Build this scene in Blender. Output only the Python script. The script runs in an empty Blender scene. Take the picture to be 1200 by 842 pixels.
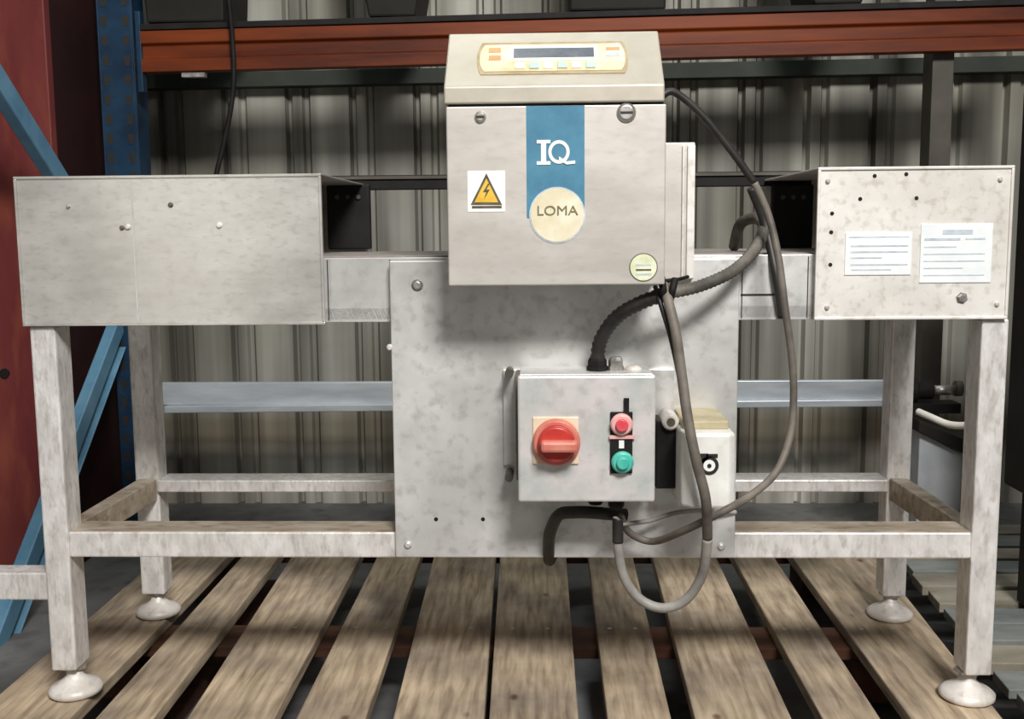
import bpy, math, random
from mathutils import Vector, Matrix, Euler
random.seed(7)
R = math.radians
scn = bpy.context.scene
COL = scn.collection

# ------------------------------------------------------------------ camera
FPX = 1230.0
CAM = Vector((0.0, -1.5, 0.707))
rot = (Matrix.Rotation(R(1.91), 3, 'Z') @ Matrix.Rotation(R(90 - 7.1), 3, 'X') @ Matrix.Rotation(R(-0.5), 3, 'Z'))
cd = bpy.data.cameras.new('camera'); cam = bpy.data.objects.new('camera', cd); COL.objects.link(cam)
cam.location = CAM; cam.rotation_euler = rot.to_euler()
cd.sensor_fit = 'HORIZONTAL'; cd.sensor_width = 36.0; cd.lens = 36.0 * FPX / 1200.0
cd.clip_start = 0.02
scn.camera = cam

# ------------------------------------------------------------------ light
w = bpy.data.worlds.new('world'); scn.world = w; w.use_nodes = True
w.node_tree.nodes['Background'].inputs[0].default_value = (1.0, 0.97, 0.93, 1)
w.node_tree.nodes['Background'].inputs[1].default_value = 0.09
def area(name, loc, target, sx, sy, power, col):
    l = bpy.data.lights.new(name, 'AREA'); l.shape = 'RECTANGLE'; l.size = sx; l.size_y = sy
    l.energy = power; l.color = col
    o = bpy.data.objects.new(name, l); COL.objects.link(o); o.location = loc
    d = Vector(target) - Vector(loc); o.rotation_euler = d.to_track_quat('-Z', 'Y').to_euler()
    return o
area('doorway_daylight', (0.8, -2.9, 3.1), (0.0, 0.2, 0.3), 1.0, 0.7, 205, (1.0, 0.975, 0.94))
area('roof_light', (-0.3, -1.4, 3.4), (0.0, 0.2, 0.2), 1.6, 0.9, 7, (1.0, 0.97, 0.92))
area('guard_highlight_fill', (-1.75, -3.6, 0.75), (-.5, 0, .65), 0.28, 1.5, 7, (1.0, 0.97, 0.9))  # added fill lamp, puts a highlight on the left guard
area('rear_roof_light', (0.5, 1.2, 3.2), (0.2, 1.6, 0.0), 3.0, 0.25, 24, (0.95, 1.0, 0.97))
scn.view_settings.view_transform = 'Standard'
scn.view_settings.look = 'None'
scn.view_settings.exposure = 0.0
scn.view_settings.gamma = 1.0
scn.view_settings.use_curve_mapping = False

# ------------------------------------------------------------------ helpers
def ray(px, py):
    return rot @ Vector(((px - 600.0) / FPX, -(py - 421.0) / FPX, -1.0))
def P(px, py, Y):
    """world point of a measured photo position on the plane at depth Y"""
    d = ray(px, py); return CAM + d * ((Y - CAM.y) / d.y)
def G(px, py, z=0.0):
    d = ray(px, py); return CAM + d * ((z - CAM.z) / d.z)
def rect(x0, y0, x1, y1, Y):
    """axis-aligned world extents (X0,X1,Z0,Z1) of a rectangle measured at depth Y"""
    a, b, c, d = P(x0, y0, Y), P(x1, y0, Y), P(x1, y1, Y), P(x0, y1, Y)
    return ((a.x + d.x) / 2, (b.x + c.x) / 2, (c.z + d.z) / 2, (a.z + b.z) / 2)

class MB:
    def __init__(s): s.v = []; s.f = []; s.sm = []
    def add(s, vs, fs, smooth=False):
        n = len(s.v); s.v += [Vector(v) for v in vs]
        s.f += [tuple(i + n for i in f) for f in fs]; s.sm += [smooth] * len(fs); return s
    def box(s, x0, x1, y0, y1, z0, z1):
        vs = [(x0,y0,z0),(x1,y0,z0),(x1,y1,z0),(x0,y1,z0),(x0,y0,z1),(x1,y0,z1),(x1,y1,z1),(x0,y1,z1)]
        return s.add(vs, [(0,3,2,1),(4,5,6,7),(0,1,5,4),(1,2,6,5),(2,3,7,6),(3,0,4,7)])
    def hexa(s, bot, top):
        return s.add(list(bot) + list(top), [(3,2,1,0),(4,5,6,7),(0,1,5,4),(1,2,6,5),(2,3,7,6),(3,0,4,7)])
    def prism(s, prof, x0, x1):
        """profile of (y,z), counter-clockwise seen from +X, extruded along X"""
        n = len(prof)
        vs = [(x0, y, z) for y, z in prof] + [(x1, y, z) for y, z in prof]
        fs = [tuple(range(n))[::-1], tuple(range(n, 2 * n))] + [(i, (i + 1) % n, n + (i + 1) % n, n + i) for i in range(n)]
        return s.add(vs, fs)
    def prismY(s, prof, y0, y1):
        """profile of (x,z), counter-clockwise seen from -Y, extruded along Y"""
        n = len(prof)
        vs = [(x, y0, z) for x, z in prof] + [(x, y1, z) for x, z in prof]
        fs = [tuple(range(n)), tuple(range(n, 2 * n))[::-1]] + [(i, n + i, n + (i + 1) % n, (i + 1) % n) for i in range(n)]
        return s.add(vs, fs)
    def lathe(s, c, axis, prof, n=20, smooth=True):
        """prof = [(r, t)] along axis from c"""
        a = Vector(axis).normalized(); u = a.orthogonal().normalized(); v = a.cross(u)
        c = Vector(c); vs = []; fs = []
        for r, t in prof:
            for k in range(n):
                th = 2 * math.pi * k / n
                vs.append(c + a * t + (u * math.cos(th) + v * math.sin(th)) * r)
        m = len(prof)
        for j in range(m - 1):
            for k in range(n):
                k2 = (k + 1) % n; fs.append((j*n+k, j*n+k2, (j+1)*n+k2, (j+1)*n+k))
        s.add(vs, fs, smooth)
        b = len(s.v) - len(vs)
        s.f.append(tuple(b + k for k in range(n))[::-1]); s.sm.append(False)
        s.f.append(tuple(b + (m-1)*n + k for k in range(n))); s.sm.append(False)
        return s
    def cyl(s, p0, p1, r, n=16):
        p0 = Vector(p0); p1 = Vector(p1); d = p1 - p0
        return s.lathe(p0, d, [(r, 0), (r, d.length)], n)
    def tube(s, pts, r, n=12, sub=8, ribs=None):
        P_ = [Vector(p) for p in pts]; q = []
        for i in range(len(P_) - 1):
            p0 = P_[max(i-1, 0)]; p1 = P_[i]; p2 = P_[i+1]; p3 = P_[min(i+2, len(P_)-1)]
            for k in range(sub):
                t = k / sub
                q.append(0.5 * ((2*p1) + (-p0+p2)*t + (2*p0-5*p1+4*p2-p3)*t*t + (-p0+3*p1-3*p2+p3)*t**3))
        q.append(P_[-1])
        if ribs:                                            # resample evenly for a corrugated conduit
            L = [0.0]
            for i in range(1, len(q)): L.append(L[-1] + (q[i]-q[i-1]).length)
            m = int(L[-1] / ribs) * 2; qq = []; j = 0
            for i in range(m + 1):
                t = L[-1] * i / m
                while j < len(L) - 2 and L[j+1] < t: j += 1
                a = (t - L[j]) / max(1e-9, L[j+1] - L[j]); qq.append(q[j].lerp(q[j+1], a))
            q = qq
        vs = []; fs = []; u = None
        for i, p in enumerate(q):
            d = (q[min(i+1, len(q)-1)] - q[max(i-1, 0)]).normalized()
            if u is None: u = d.orthogonal().normalized()
            u = (u - d * u.dot(d)).normalized(); v = d.cross(u)
            rr = r * (1.0 if not ribs or i % 2 else 0.84)
            for k in range(n):
                th = 2*math.pi*k/n; vs.append(p + (u*math.cos(th) + v*math.sin(th)) * rr)
        for i in range(len(q)-1):
            for k in range(n):
                k2 = (k+1) % n; fs.append((i*n+k, i*n+k2, (i+1)*n+k2, (i+1)*n+k))
        b = len(s.v); s.add(vs, fs, True)
        s.f.append(tuple(b+k for k in range(n))[::-1]); s.sm.append(False)
        e = b + (len(q)-1)*n; s.f.append(tuple(e+k for k in range(n))); s.sm.append(False)
        return s
    def build(s, name, mat, parent=None, bevel=0, label=None, origin=None):
        lo = Vector([min(v[i] for v in s.v) for i in range(3)]); hi = Vector([max(v[i] for v in s.v) for i in range(3)])
        c = origin if origin is not None else Vector(((lo.x+hi.x)/2, (lo.y+hi.y)/2, lo.z))
        me = bpy.data.meshes.new(name); me.from_pydata([v - c for v in s.v], [], s.f)
        for p, sm in zip(me.polygons, s.sm): p.use_smooth = sm
        me.materials.append(mat); me.validate(); me.update()
        o = bpy.data.objects.new(name, me); COL.objects.link(o)
        o['w'] = list(c)
        if parent is not None:
            o.parent = parent; o.location = c - Vector(parent['w'])
        else: o.location = c
        if bevel:
            b = o.modifiers.new('bevel', 'BEVEL'); b.width = bevel; b.segments = 2; b.limit_method = 'ANGLE'; b.angle_limit = R(40)
        if label: o['label'] = label
        return o

def thing(name, loc, label, cat, group=None):
    o = bpy.data.objects.new(name, None); COL.objects.link(o); o.location = loc; o['w'] = list(loc)
    o.empty_display_size = 0.05
    o['label'] = label; o['category'] = cat
    if group: o['group'] = group
    return o
def tag(o, label, cat, group=None):
    o['label'] = label; o['category'] = cat
    if group: o['group'] = group
    return o

def text_mesh(body, size, centre, tilt, name, mat, parent, arc=None, thick=0.0006, sx=1.0):
    """flat lettering that stands in the XZ plane (tilt leans it back), converted to a mesh"""
    cu = bpy.data.curves.new(name, 'FONT'); cu.body = body; cu.size = size; cu.extrude = thick
    cu.align_x = 'CENTER'; cu.align_y = 'CENTER'
    tmp = bpy.data.objects.new(name, cu); COL.objects.link(tmp)
    dg = bpy.context.evaluated_depsgraph_get(); dg.update()
    me = bpy.data.meshes.new_from_object(tmp.evaluated_get(dg))
    bpy.data.objects.remove(tmp)
    M = Matrix.Rotation(R(90 - tilt), 4, 'X')
    for v in me.vertices:
        v.co.x *= sx
        if arc: v.co.y += arc * (1 - (v.co.x / (size*1.6))**2)
    me.transform(M); me.materials.clear(); me.materials.append(mat); me.name = name
    o = bpy.data.objects.new(name, me); COL.objects.link(o); o['w'] = list(centre)
    o.parent = parent; o.location = Vector(centre) - Vector(parent['w'])
    return o

# ------------------------------------------------------------------ materials
def mat(name, c1, c2=None, scale=8, rough=0.5, metal=0.0, bump=0.0, stretch=(1,1,1), spots=None, spot_scale=40, spot_amt=0.6, detail=6, contrast=(0.35, 0.65)):
    m = bpy.data.materials.new(name); m.use_nodes = True; nt = m.node_tree; N = nt.nodes; L = nt.links
    b = N['Principled BSDF']; b.inputs['Roughness'].default_value = rough; b.inputs['Metallic'].default_value = metal
    c2 = c2 or c1
    tc = N.new('ShaderNodeTexCoord'); geo = N.new('ShaderNodeNewGeometry'); mp = N.new('ShaderNodeMapping')
    L.new(geo.outputs['Position'], mp.inputs[0]); mp.inputs['Scale'].default_value = stretch
    n = N.new('ShaderNodeTexNoise'); n.inputs['Scale'].default_value = scale; n.inputs['Detail'].default_value = detail
    n.inputs['Roughness'].default_value = 0.62
    L.new(mp.outputs[0], n.inputs['Vector'])
    r = N.new('ShaderNodeValToRGB'); r.color_ramp.elements[0].position = contrast[0]; r.color_ramp.elements[1].position = contrast[1]
    r.color_ramp.elements[0].color = (*c1, 1); r.color_ramp.elements[1].color = (*c2, 1)
    L.new(n.outputs['Fac'], r.inputs[0]); out = r.outputs[0]
    if spots:
        n2 = N.new('ShaderNodeTexNoise'); n2.inputs['Scale'].default_value = spot_scale; n2.inputs['Detail'].default_value = 5
        L.new(mp.outputs[0], n2.inputs['Vector'])
        r2 = N.new('ShaderNodeValToRGB'); r2.color_ramp.elements[0].position = 0.52; r2.color_ramp.elements[1].position = 0.68
        r2.color_ramp.elements[1].color = (spot_amt,)*3 + (1,)
        L.new(n2.outputs['Fac'], r2.inputs[0])
        mx = N.new('ShaderNodeMix'); mx.data_type = 'RGBA'; L.new(r2.outputs[0], mx.inputs[0]); L.new(out, mx.inputs[6])
        mx.inputs[7].default_value = (*spots, 1); out = mx.outputs[2]
    L.new(out, b.inputs['Base Color'])
    if metal > 0.3:
        mr = N.new('ShaderNodeMapRange'); mr.inputs[3].default_value = rough - .08; mr.inputs[4].default_value = rough + .14
        L.new(n.outputs['Fac'], mr.inputs[0]); L.new(mr.outputs[0], b.inputs['Roughness'])
    if bump:
        bm = N.new('ShaderNodeBump'); bm.inputs['Strength'].default_value = bump; bm.inputs['Distance'].default_value = 0.002
        n3 = N.new('ShaderNodeTexNoise'); n3.inputs['Scale'].default_value = scale * 5; n3.inputs['Detail'].default_value = 4
        L.new(mp.outputs[0], n3.inputs['Vector']); L.new(n3.outputs['Fac'], bm.inputs['Height']); L.new(bm.outputs[0], b.inputs['Normal'])
    return m

M = {}
M['frame'] = mat('scuffed_stainless_frame', (.66,.635,.61), (.90,.88,.86), 45, .42, .3, .35, (1,1,.4), (.40,.37,.33), 110, .5)
M['rail_top'] = mat('stained_steel_top', (.36,.29,.21), (.60,.53,.44), 22, .5, .3, .3, (.5,1,1), (.22,.17,.12), 60, .6)
M['guard'] = mat('brushed_stainless_guard', (.52,.50,.47), (.82,.80,.76), 4.0, .30, .68, .10, (1,1,2.2), (.42,.38,.34), 60, .35)
M['guard2'] = mat('pale_scuffed_guard', (.74,.71,.66), (.93,.91,.87), 6, .42, .35, .2, (1,1,1), (.50,.45,.38), 75, .5)
M['plate'] = mat('mottled_steel_plate', (.55,.54,.525), (.88,.875,.86), 4, .36, .5, .15, (1,1,1), (.44,.42,.40), 60, .45)
M['cabinet'] = mat('satin_stainless_cabinet', (.58,.545,.50), (.69,.655,.61), 6, .42, .42, .06, (1,1,2.5), (.50,.46,.42), 50, .35)
M['lid'] = mat('satin_stainless_lid', (.46,.42,.34), (.58,.54,.46), 8, .4, .4, .08)
M['isolator'] = mat('iridescent_steel_box', (.60,.66,.63), (.86,.80,.80), 14, .34, .4, .2, (1,1,1), (.47,.46,.42), 45, .4)
M['olive'] = mat('olive_gasket', (.36,.31,.18), (.50,.44,.29), 30, .6)
M['seam'] = mat('dark_seam', (.02,.018,.016))
M['black'] = mat('black_plastic', (.006,.0055,.005), (.014,.013,.012), 20, .65)
M['conduit'] = mat('black_conduit', (.009,.008,.0075), (.028,.025,.022), 30, .5)
M['conduit_grey'] = mat('dusty_grey_conduit', (.05,.045,.037), (.17,.155,.13), 18, .6)
M['cable'] = mat('dusty_grey_cable', (.07,.06,.05), (.20,.175,.145), 14, .6)
M['cable_pale'] = mat('pale_grey_cable', (.19,.18,.165), (.36,.345,.32), 20, .55)
M['steel'] = mat('bolt_steel', (.35,.33,.31), (.62,.60,.57), 60, .35, .8)
M['foot'] = mat('white_dirty_foot', (.62,.57,.52), (.86,.83,.79), 30, .45, .1, .15, spots=(.35,.30,.25), spot_scale=60, spot_amt=.5)
M['blue'] = mat('blue_decal', (.055,.19,.30), (.08,.25,.37), 30, .45)
M['white'] = mat('white_print', (.82,.83,.80), (.90,.90,.87), 30, .5)
M['cream'] = mat('cream_badge', (.66,.58,.36), (.86,.81,.65), 18, .4)
M['cream_label'] = mat('cream_panel', (.68,.50,.28), (.80,.72,.55), 26, .45)
M['ink'] = mat('dark_olive_print', (.06,.055,.035), (.14,.12,.08), 60, .5)
M['olive_ink'] = mat('olive_print', (.16,.14,.07), (.24,.21,.11), 60, .5)
M['screen'] = mat('dark_lcd', (.07,.085,.11), (.12,.135,.16), 40, .25)
M['cyan'] = mat('pale_cyan_key', (.40,.55,.53), (.50,.60,.56), 30, .4)
M['orange_key'] = mat('orange_key', (.62,.28,.10), (.7,.36,.15), 30, .4)
M['yellow'] = mat('warning_yellow', (.72,.42,.03), (.84,.55,.08), 40, .45)
M['green_label'] = mat('pale_green_sticker', (.62,.64,.40), (.80,.82,.62), 70, .45)
M['red'] = mat('red_switch_plastic', (.42,.025,.02), (.56,.06,.045), 18, .35)
M['salmon'] = mat('faded_red_ring', (.55,.13,.10), (.68,.26,.19), 18, .45)
M['peach'] = mat('faded_yellow_plate', (.74,.52,.34), (.80,.68,.54), 18, .5)
M['pink'] = mat('red_push_button', (.66,.05,.07), (.74,.12,.14), 30, .35)
M['pale_pink'] = mat('pale_red_bezel', (.72,.33,.32), (.78,.45,.43), 30, .4)
M['green'] = mat('green_push_button', (.03,.42,.33), (.12,.55,.45), 30, .35)
M['plastic_white'] = mat('white_plastic_housing', (.70,.69,.65), (.86,.86,.82), 14, .45, 0, .05, spots=(.55,.53,.46), spot_scale=60, spot_amt=.3)
M['tag_white'] = mat('white_data_plate', (.74,.78,.80), (.86,.88,.88), 20, .4)
M['tag_grey'] = mat('faded_blue_print', (.40,.47,.54), (.60,.66,.70), 60, .5)
M['belt'] = mat('dusty_belt', (.22,.19,.18), (.33,.30,.27), 30, .7)
M['wood'] = None
M['bearer'] = mat('red_brown_bearer', (.045,.020,.010), (.12,.045,.022), 16, .85, 0, .3, (.4,1,1))
M['orange'] = mat('orange_rack_beam', (.055,.008,.002), (.20,.038,.006), 3, .5, 0, .05, (.4,1,3))
M['blue_paint'] = mat('blue_rack_paint', (.006,.022,.050), (.012,.042,.085), 12, .5)
M['blue_bright'] = mat('blue_brace_paint', (.075,.19,.30), (.13,.28,.40), 8, .4)
M['brown_post'] = mat('brown_rack_post', (.05,.045,.035), (.08,.07,.055), 12, .5)
M['galv'] = mat('galvanised_beam', (.40,.44,.48), (.58,.62,.66), 9, .38, .4, .05, (.4,1,2))
M['red_panel'] = mat('red_painted_steel', (.12,.020,.022), (.18,.040,.034), 3, .5, 0, .06, (2,2,.5), (.32,.09,.04), 9, .35)
M['grey_box'] = mat('pale_grey_box', (.36,.38,.41), (.48,.50,.53), 10, .5)
M['dark_box'] = mat('dark_olive_cabinet', (.012,.011,.009), (.020,.018,.015), 8, .7)
M['slat'] = mat('weathered_grey_slat', (.10,.115,.115), (.24,.25,.235), 10, .7, 0, .2, (.5,1,1))
M['slat_brown'] = mat('weathered_brown_slat', (.15,.135,.105), (.32,.29,.23), 10, .75, 0, .2, (.5,1,1))
M['beam_shade'] = mat('dark_green_beam_shade', (.014,.020,.013), (.028,.036,.024), 8, .7)
M['shaded_red'] = mat('shaded_red_side', (.012,.0022,.0025), (.030,.006,.006), 4, .75)
M['slat_pale'] = mat('pale_grey_board', (.26,.265,.28), (.38,.385,.40), 10, .7)
M['concrete'] = mat('grey_concrete', (.10,.10,.10), (.18,.18,.175), 5, .8, 0, .2, spots=(.05,.048,.045), spot_scale=14, spot_amt=.5)
M['cork'] = mat('white_grip', (.66,.63,.57), (.74,.72,.66), 20, .5)

def wood_mat():
    m = bpy.data.materials.new('weathered_deck_board'); m.use_nodes = True; nt = m.node_tree; N = nt.nodes; L = nt.links
    b = N['Principled BSDF']; b.inputs['Roughness'].default_value = .85
    geo = N.new('ShaderNodeNewGeometry'); oi = N.new('ShaderNodeObjectInfo')
    off = N.new('ShaderNodeVectorMath'); off.operation = 'SCALE'; off.inputs[0].default_value = (7, 13, 3); L.new(oi.outputs['Random'], off.inputs['Scale'])
    ad = N.new('ShaderNodeVectorMath'); ad.operation = 'ADD'; L.new(geo.outputs['Position'], ad.inputs[0]); L.new(off.outputs[0], ad.inputs[1])
    mp = N.new('ShaderNodeMapping'); mp.inputs['Scale'].default_value = (1, .10, 1); L.new(ad.outputs[0], mp.inputs[0])
    n = N.new('ShaderNodeTexNoise'); n.inputs['Scale'].default_value = 90; n.inputs['Detail'].default_value = 8; n.inputs['Distortion'].default_value = .3; L.new(mp.outputs[0], n.inputs['Vector'])
    r = N.new('ShaderNodeValToRGB'); e = r.color_ramp.elements
    e[0].position = .25; e[0].color = (.22,.17,.125,1); e[1].position = .75; e[1].color = (.62,.53,.425,1)
    x = e.new(.5); x.color = (.44,.365,.28,1)
    L.new(n.outputs['Fac'], r.inputs[0])
    n2 = N.new('ShaderNodeTexNoise'); n2.inputs['Scale'].default_value = 7; n2.inputs['Detail'].default_value = 5; L.new(ad.outputs[0], n2.inputs['Vector'])
    r2 = N.new('ShaderNodeValToRGB'); r2.color_ramp.elements[0].position = .3; r2.color_ramp.elements[1].position = .7
    r2.color_ramp.elements[0].color = (.50,.48,.48,1); r2.color_ramp.elements[1].color = (1.2,1.13,1.0,1)
    L.new(n2.outputs['Fac'], r2.inputs[0])
    mx = N.new('ShaderNodeMix'); mx.data_type = 'RGBA'; mx.blend_type = 'MULTIPLY'; mx.inputs[0].default_value = 1
    L.new(r.outputs[0], mx.inputs[6]); L.new(r2.outputs[0], mx.inputs[7])
    # knots
    v = N.new('ShaderNodeTexVoronoi'); v.inputs['Scale'].default_value = 9; mpk = N.new('ShaderNodeMapping'); mpk.inputs['Scale'].default_value = (1,.6,.2)
    L.new(ad.outputs[0], mpk.inputs[0]); L.new(mpk.outputs[0], v.inputs['Vector'])
    r3 = N.new('ShaderNodeValToRGB'); r3.color_ramp.elements[0].position = .03; r3.color_ramp.elements[1].position = .075
    r3.color_ramp.elements[0].color = (.35,.28,.22,1); r3.color_ramp.elements[1].color = (1,1,1,1); L.new(v.outputs['Distance'], r3.inputs[0])
    m2 = N.new('ShaderNodeMix'); m2.data_type = 'RGBA'; m2.blend_type = 'MULTIPLY'; m2.inputs[0].default_value = 1
    L.new(mx.outputs[2], m2.inputs[6]); L.new(r3.outputs[0], m2.inputs[7])
    L.new(m2.outputs[2], b.inputs['Base Color'])
    bm = N.new('ShaderNodeBump'); bm.inputs['Strength'].default_value = .5; bm.inputs['Distance'].default_value = .002
    L.new(n.outputs['Fac'], bm.inputs['Height']); L.new(bm.outputs[0], b.inputs['Normal'])
    return m
M['wood'] = wood_mat()

def wall_mat():
    m = bpy.data.materials.new('corrugated_sheet'); m.use_nodes = True; nt = m.node_tree; N = nt.nodes; L = nt.links
    b = N['Principled BSDF']; b.inputs['Roughness'].default_value = .5; b.inputs['Metallic'].default_value = .15
    geo = N.new('ShaderNodeNewGeometry'); mp = N.new('ShaderNodeMapping'); mp.inputs['Scale'].default_value = (1, 0, .035); L.new(geo.outputs['Position'], mp.inputs[0])
    n = N.new('ShaderNodeTexNoise'); n.inputs['Scale'].default_value = 11; n.inputs['Detail'].default_value = 3; L.new(mp.outputs[0], n.inputs['Vector'])
    r = N.new('ShaderNodeValToRGB'); e = r.color_ramp.elements
    e[0].position = .34; e[0].color = (.13,.13,.11,1); e[1].position = .66; e[1].color = (.42,.42,.375,1)
    x = e.new(.5); x.color = (.27,.268,.235,1)
    L.new(n.outputs['Fac'], r.inputs[0])
    n2 = N.new('ShaderNodeTexNoise'); n2.inputs['Scale'].default_value = 2.2; n2.inputs['Detail'].default_value = 4
    L.new(geo.outputs['Position'], n2.inputs['Vector'])
    r2 = N.new('ShaderNodeValToRGB'); r2.color_ramp.elements[0].position = .35; r2.color_ramp.elements[1].position = .65
    r2.color_ramp.elements[0].color = (.72,.68,.62,1); r2.color_ramp.elements[1].color = (1,1,1,1); L.new(n2.outputs['Fac'], r2.inputs[0])
    mx = N.new('ShaderNodeMix'); mx.data_type = 'RGBA'; mx.blend_type = 'MULTIPLY'; mx.inputs[0].default_value = 1
    L.new(r.outputs[0], mx.inputs[6]); L.new(r2.outputs[0], mx.inputs[7]);     sx = N.new('ShaderNodeSeparateXYZ'); L.new(geo.outputs['Position'], sx.inputs[0])
    ad = N.new('ShaderNodeMath'); ad.operation = 'MULTIPLY_ADD'; ad.inputs[1].default_value = .05; L.new(n2.outputs['Fac'], ad.inputs[0]); L.new(sx.outputs['Z'], ad.inputs[2])
    mr = N.new('ShaderNodeMapRange'); mr.inputs[1].default_value = -.10; mr.inputs[2].default_value = .40; L.new(ad.outputs[0], mr.inputs[0])
    rz = N.new('ShaderNodeValToRGB'); ez = rz.color_ramp.elements              # pale foot of the wall, a darker brown band, plain sheet above
    ez[0].position = .24; ez[0].color = (1.9,1.85,1.9,1); ez[1].position = .62; ez[1].color = (1,1,1,1)
    xx = ez.new(.36); xx.color = (.62,.55,.47,1); xx = ez.new(.48); xx.color = (.62,.56,.48,1)
    L.new(mr.outputs[0], rz.inputs[0])
    m3 = N.new('ShaderNodeMix'); m3.data_type = 'RGBA'; m3.blend_type = 'MULTIPLY'; m3.inputs[0].default_value = 1
    L.new(mx.outputs[2], m3.inputs[6]); L.new(rz.outputs[0], m3.inputs[7]); L.new(m3.outputs[2], b.inputs['Base Color'])
    return m
M['wall'] = wall_mat()
M['panel_rim'] = mat('brown_panel_rim', (.34,.26,.13), (.46,.38,.24), 40, .5)
for k_ in ('orange','red_panel','shaded_red','black','dark_box','blue_paint'): M[k_].node_tree.nodes['Principled BSDF'].inputs['Specular IOR Level'].default_value = .25

# ------------------------------------------------------------------ setting
FZ = -0.144
fl = MB().box(-3.2, 3.2, -2.2, 1.82, FZ - .05, FZ).build('floor', M['concrete']); fl['kind'] = 'structure'
YW = 1.70
prof = []; x = -3.2; pitch = .193
while x < 3.2:
    prof += [(x, 0), (x + .100, 0), (x + .107, .026), (x + .119, .026), (x + .126, 0), (x + .152, 0), (x + .158, .014), (x + .172, .014), (x + .180, 0)]; x += pitch
mb = MB(); vs = []; fs = []
for px_, dy in prof: vs += [(px_, YW + dy, FZ), (px_, YW + dy, 2.4)]
for i in range(len(prof) - 1): fs.append((2*i, 2*i+2, 2*i+3, 2*i+1))
mb.add(vs, fs)
wl = mb.build('wall_back', M['wall']); wl['kind'] = 'structure'
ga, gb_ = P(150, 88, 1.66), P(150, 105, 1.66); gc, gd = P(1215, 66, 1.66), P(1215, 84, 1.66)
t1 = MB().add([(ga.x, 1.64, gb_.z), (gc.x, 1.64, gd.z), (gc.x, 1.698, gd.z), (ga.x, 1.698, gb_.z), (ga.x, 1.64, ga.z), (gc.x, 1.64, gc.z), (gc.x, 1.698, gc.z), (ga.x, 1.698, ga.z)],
    [(0,3,2,1),(4,5,6,7),(0,1,5,4),(1,2,6,5),(2,3,7,6),(3,0,4,7)]).build('beam_shade_strip_1', M['beam_shade']); t1['kind'] = 'structure'  # dark strip added on the wall as the shadow below the orange beam
so = wl.modifiers.new('thickness', 'SOLIDIFY'); so.thickness = .002; so.offset = 1
gz = rect(200, 555, 460, 575, 1.66)

# ------------------------------------------------------------------ pallet
pal = thing('wooden_pallet', (0, .4, 0), 'weathered wooden pallet of spaced boards carrying the steel conveyor machine', 'pallet')
boards = [(-36,80,181,261),(110,178,278,322),(218,320,338,419),(346,428,439,491),(460,567,507,581),(573,678,585.5,664),
          (712,787,690,743),(815,929,766,842),(965,1033,862,911),(1069,1176,932,1030)]
D0, D1 = -.36, .92
edges = []
def ext(p, q, Y): t = (Y - p.y) / (q.y - p.y); return p.x + (q.x - p.x) * t
def deckL(y): return ext(G(-36, 842), G(181, 657), y)
def deckR(y): return ext(G(1176, 842), G(1030, 657), y)
for a, b, c, d in boards:
    A, B, C_, D_ = G(a, 842), G(b, 842), G(c, 657), G(d, 657)
    x0, x1, x2, x3 = ext(A, C_, D0), ext(B, D_, D0), ext(A, C_, D1), ext(B, D_, D1)
    dz = random.uniform(-.0012, 0); e0 = random.uniform(-.012, .012); e1 = random.uniform(-.012, .012)
    t = .022
    MB().hexa([(x0, D0+e0, dz-t), (x1, D0+e0, dz-t), (x3, D1+e1, dz-t), (x2, D1+e1, dz-t)],
              [(x0, D0+e0, dz), (x1, D0+e0, dz), (x3, D1+e1, dz), (x2, D1+e1, dz)]).build('deck_board', M['wood'], pal, bevel=.0025)
    for y in (-.30, .30, .85):
        for k in (.25, .75):
            xx = x0 + (x1-x0)*k + ((x2-x0)) * (y-D0)/(D1-D0)
            edges.append((xx, y, dz))
for y0, y1 in ((-.36, -.24), (.27, .37), (.80, .92)):
    MB().box(deckL(y1) + .005, deckR(y0) - .02, y0, y1, -.0455, -.0235).build('cross_board', M['bearer'], pal, bevel=.003)
    for xx in (deckL(y1) + .06, -.02, deckR(y0) - .09):
        MB().box(xx - .05, xx + .05, y0, y1, FZ + .020, -.046).build('block', M['bearer'], pal, bevel=.003)
for xx in (-.69, -.02, .70):
    MB().box(xx - .05, xx + .05, -.36, .92, FZ, FZ + .0195).build('bottom_board', M['bearer'], pal, bevel=.002)
for q in (695, 950):
    xx = G(q, 842, FZ).x; x2 = G(q - (12 if q < 800 else 62), 760, FZ).x; 
    MB().hexa([(xx - .05, .02, FZ), (xx + .05, .02, FZ), (x2 + .05, .62, FZ), (x2 - .05, .62, FZ)], [(xx - .05, .02, FZ + .018), (xx + .05, .02, FZ + .018), (x2 + .05, .62, FZ + .018), (x2 - .05, .62, FZ + .018)]).build('bottom_board', M['slat_pale'], pal, bevel=.002, label='pale grey board lying under the gap')
nb = MB()
for xx, yy, zz in edges: nb.lathe((xx, yy, zz - .001), (0,0,1), [(.004, 0), (.004, .0016)], 8, False)
o = nb.build('nail_heads', M['steel'], pal); o['kind'] = 'stuff'

# ------------------------------------------------------------------ conveyor metal detector
det = thing('metal_detector_conveyor', (0, .17, 0), 'grey stainless steel conveyor metal detector with control cabinet, standing on a wooden pallet', 'machine')
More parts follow.
